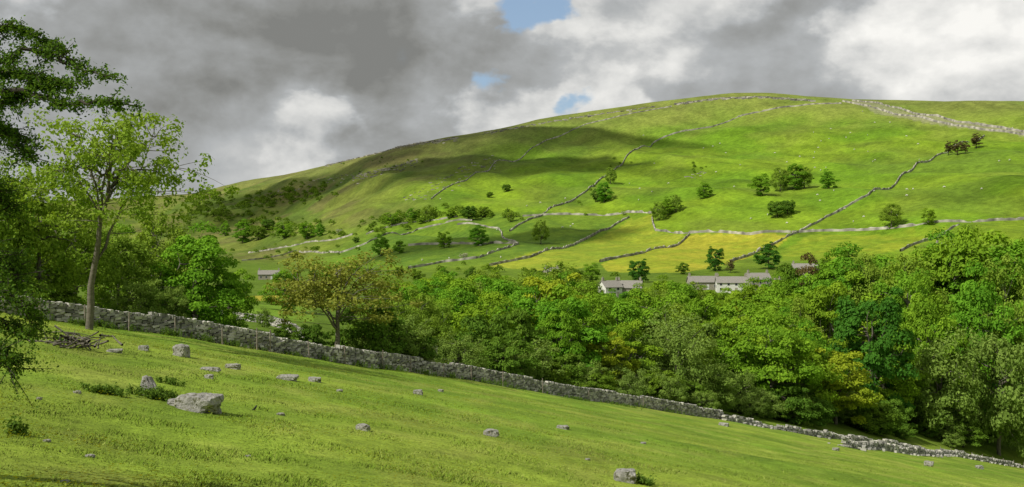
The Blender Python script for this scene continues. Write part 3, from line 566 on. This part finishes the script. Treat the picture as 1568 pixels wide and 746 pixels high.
# ================================================================= CLOUDS (high overhead, shading parts of the hill)
cm,nt,out=newmat('cloud'); d=N(nt,'ShaderNodeBsdfDiffuse'); d.inputs[0].default_value=(.85,.85,.86,1); t=N(nt,'ShaderNodeBsdfTransparent'); at_=N(nt,'ShaderNodeAttribute',_attribute_name='tint'); a=nt.nodes.new('ShaderNodeMixShader'); L(nt,at_.outputs['Fac'],a.inputs[0]); L(nt,t.outputs[0],a.inputs[1]); L(nt,d.outputs[0],a.inputs[2]); L(nt,a.outputs[0],out.inputs[0])
def cloud(u,row,wx,wy,rot,seed,dens=.95,alt=1100):
    T=survey(u,row,500); t=(alt-T[2])/SUN[2]; c=T+SUN*t; n=56; q=np.linspace(-1.5,1.5,n); a,b=np.meshgrid(q,q,indexing='ij')
    px=a*wx; py=b*wy; x=px*math.cos(rot)-py*math.sin(rot); y=px*math.sin(rot)+py*math.cos(rot)
    f=fbm(x/130+seed*7,y/130,4,60+seed); rad=np.hypot(a,b)+(f-.5)*1.5; op=1-sst(.45,1.15,rad); edge=np.maximum(abs(a),abs(b)); op=op*(1-sst(1.2,1.45,edge))
    V=np.stack([x+c[0],y+c[1],c[2]+op*60+(f-.5)*60],-1).reshape(-1,3); I=np.arange(n*n).reshape(n,n); Fq=np.stack([I[:-1,:-1],I[1:,:-1],I[1:,1:],I[:-1,1:]],-1).reshape(-1,4); opf=op.ravel(); Fq=Fq[(opf[Fq]>.002).any(1)]
    add('cloud',make_mesh('cloud',V,[Fq],[cm],tint=opf*dens,smooth=[1]))
cloud(690,262,340,120,-.9,1,1.); cloud(470,300,420,180,-.6,2,.9); cloud(860,225,210,50,-1.0,4,.9); cloud(700,375,150,42,.3,5,.85); cloud(1540,300,100,45,-.5,3,.6)

# ================================================================= WORLD
w=bpy.data.worlds.new('World'); scene.world=w; w.use_nodes=True; nt=w.node_tree; nt.nodes.clear(); out=nt.nodes.new('ShaderNodeOutputWorld'); bg=N(nt,'ShaderNodeBackground',Strength=.1)
sk=nt.nodes.new('ShaderNodeTexSky'); sk.sky_type='NISHITA'; sk.sun_disc=False; sk.sun_elevation=math.asin(SUN[2]); sk.sun_rotation=math.atan2(SUN[0],SUN[1])
tc=nt.nodes.new('ShaderNodeTexCoord'); D=tc.outputs['Generated']
mp=N(nt,'ShaderNodeMapping'); mp.inputs['Scale'].default_value=(1,1,1.5); L(nt,D,mp.inputs[0]); P=mp.outputs[0]
wn=N(nt,'ShaderNodeTexNoise',Scale=9.,Detail=5.,Roughness=.6); L(nt,P,wn.inputs['Vector'])
sub=nt.nodes.new('ShaderNodeVectorMath'); sub.operation='SUBTRACT'; L(nt,wn.outputs['Color'],sub.inputs[0]); sub.inputs[1].default_value=(.5,.5,.5)
def warp(amt):
    ma=nt.nodes.new('ShaderNodeVectorMath'); ma.operation='MULTIPLY_ADD'; L(nt,sub.outputs[0],ma.inputs[0]); ma.inputs[1].default_value=(amt,)*3; L(nt,P,ma.inputs[2]); return ma.outputs[0]
PW=warp(.14)
def blob(u,row,rad):
    k=(u-CU)/F; s=(CV-row)/F; v_=np.array([k,1,s]); v_/=np.linalg.norm(v_); n=nt.nodes.new('ShaderNodeVectorMath'); n.operation='DISTANCE'; L(nt,PW,n.inputs[0]); n.inputs[1].default_value=(v_[0],v_[1],v_[2]*1.5)
    m_=nt.nodes.new('ShaderNodeMapRange'); m_.interpolation_type='SMOOTHSTEP'; m_.inputs['From Min'].default_value=rad/F; m_.inputs['From Max'].default_value=0; L(nt,n.outputs['Value'],m_.inputs['Value']); return m_.outputs[0]
def off(vec,o):
    n=nt.nodes.new('ShaderNodeVectorMath'); n.operation='ADD'; L(nt,vec,n.inputs[0]); n.inputs[1].default_value=o; return n.outputs[0]
def sm(x,a,b):
    m_=nt.nodes.new('ShaderNodeMapRange'); m_.interpolation_type='SMOOTHSTEP'; m_.inputs['From Min'].default_value=a; m_.inputs['From Max'].default_value=b; L(nt,x,m_.inputs['Value']); return m_.outputs[0]
pA=noise(nt,P,8,9,.54,.1); pB=noise(nt,off(P,(-.012,0,.020)),8,6,.54,.1); rel=math_(nt,'SUBTRACT',pA,pB)
qA=noise(nt,off(P,(3.1,1.7,.4)),6,8,.54,.1)
nC=noise(nt,P,3.2,3,.5)
dark=math_(nt,'MULTIPLY_ADD',rel,.65,.40)
dark=math_(nt,'ADD',dark,math_(nt,'MULTIPLY',math_(nt,'SUBTRACT',nC,.5),.32))
bias=None
for u,r,rad,amp in [(270,60,430,-.15),(600,90,300,-.13),(350,190,200,-.05),(1440,95,190,.22),(1545,20,200,.22),(1000,45,230,.14),(1270,40,260,.05),(505,170,120,.24),(430,250,190,.20),(960,120,160,.07),(760,185,160,.16),(30,30,120,.10),(890,175,120,.16),(860,30,120,.16),(1130,120,200,-.06),(190,30,110,.07),(700,20,100,.07)]:
    v_=math_(nt,'MULTIPLY',blob(u,r,rad),amp); bias=v_ if bias is None else math_(nt,'ADD',bias,v_)
dark=math_(nt,'ADD',dark,math_(nt,'MULTIPLY',bias,.8))
# sunlit cumulus heads in front of the grey deck, with crisp edges
m1=sm(math_(nt,'ADD',pA,bias),.55,.68); lit=math_(nt,'ADD',math_(nt,'MULTIPLY_ADD',rel,1.3,.54),math_(nt,'MULTIPLY',bias,.7))
m2=sm(math_(nt,'ADD',qA,bias),.60,.68); lit2=math_(nt,'ADD',math_(nt,'MULTIPLY_ADD',rel,1.7,.58),math_(nt,'MULTIPLY',bias,1.))
def fmix(f,a,b): return math_(nt,'ADD',a,math_(nt,'MULTIPLY',f,math_(nt,'SUBTRACT',b,a)))
br=fmix(m2,fmix(m1,dark,lit),lit2)
br=math_(nt,'MAXIMUM',br,.22)
br=math_(nt,'MINIMUM',br,.95)
cc=ramp(nt,br,[(0,(0,0,0)),(.25,(.252,.255,.243)),(.45,(.44,.455,.46)),(.7,(.72,.72,.70)),(1,(1,.985,.94))])
cl10=mixrgb(nt,1.0,cc,(10,10,10),'MULTIPLY')
gap=math_(nt,'ADD',math_(nt,'MULTIPLY',blob(824,12,90),.8),math_(nt,'ADD',math_(nt,'MULTIPLY',blob(735,116,70),.55),math_(nt,'MULTIPLY',blob(905,165,50),.45)))
gap=math_(nt,'ADD',gap,math_(nt,'MULTIPLY',math_(nt,'SUBTRACT',pA,.5),-1.))
fin=mixrgb(nt,sm(gap,.16,.46),cl10,mixrgb(nt,.35,sk.outputs[0],(4.2,5.9,8.2)))
L(nt,fin,bg.inputs[0]); L(nt,bg.outputs[0],out.inputs[0])
# ================================================================= SUN + CAMERA
sl_=bpy.data.lights.new('sun','SUN'); sl_.energy=4.3; sl_.angle=math.radians(.5); sl_.color=(1,.955,.87); so=bpy.data.objects.new('sun',sl_); col.objects.link(so); so.rotation_euler=Vector(SUN).to_track_quat('Z','Y').to_euler()
cam=bpy.data.cameras.new('camera'); cam.sensor_width=36; cam.lens=18/(CU/F); cam.clip_end=20000; cam.clip_start=.1; co=bpy.data.objects.new('camera',cam); col.objects.link(co); co.location=(0,0,0); co.rotation_euler=(math.radians(90),0,0); scene.camera=co
scene.view_settings.view_transform='Standard'; scene.view_settings.look='None'; scene.view_settings.exposure=0; scene.view_settings.gamma=1
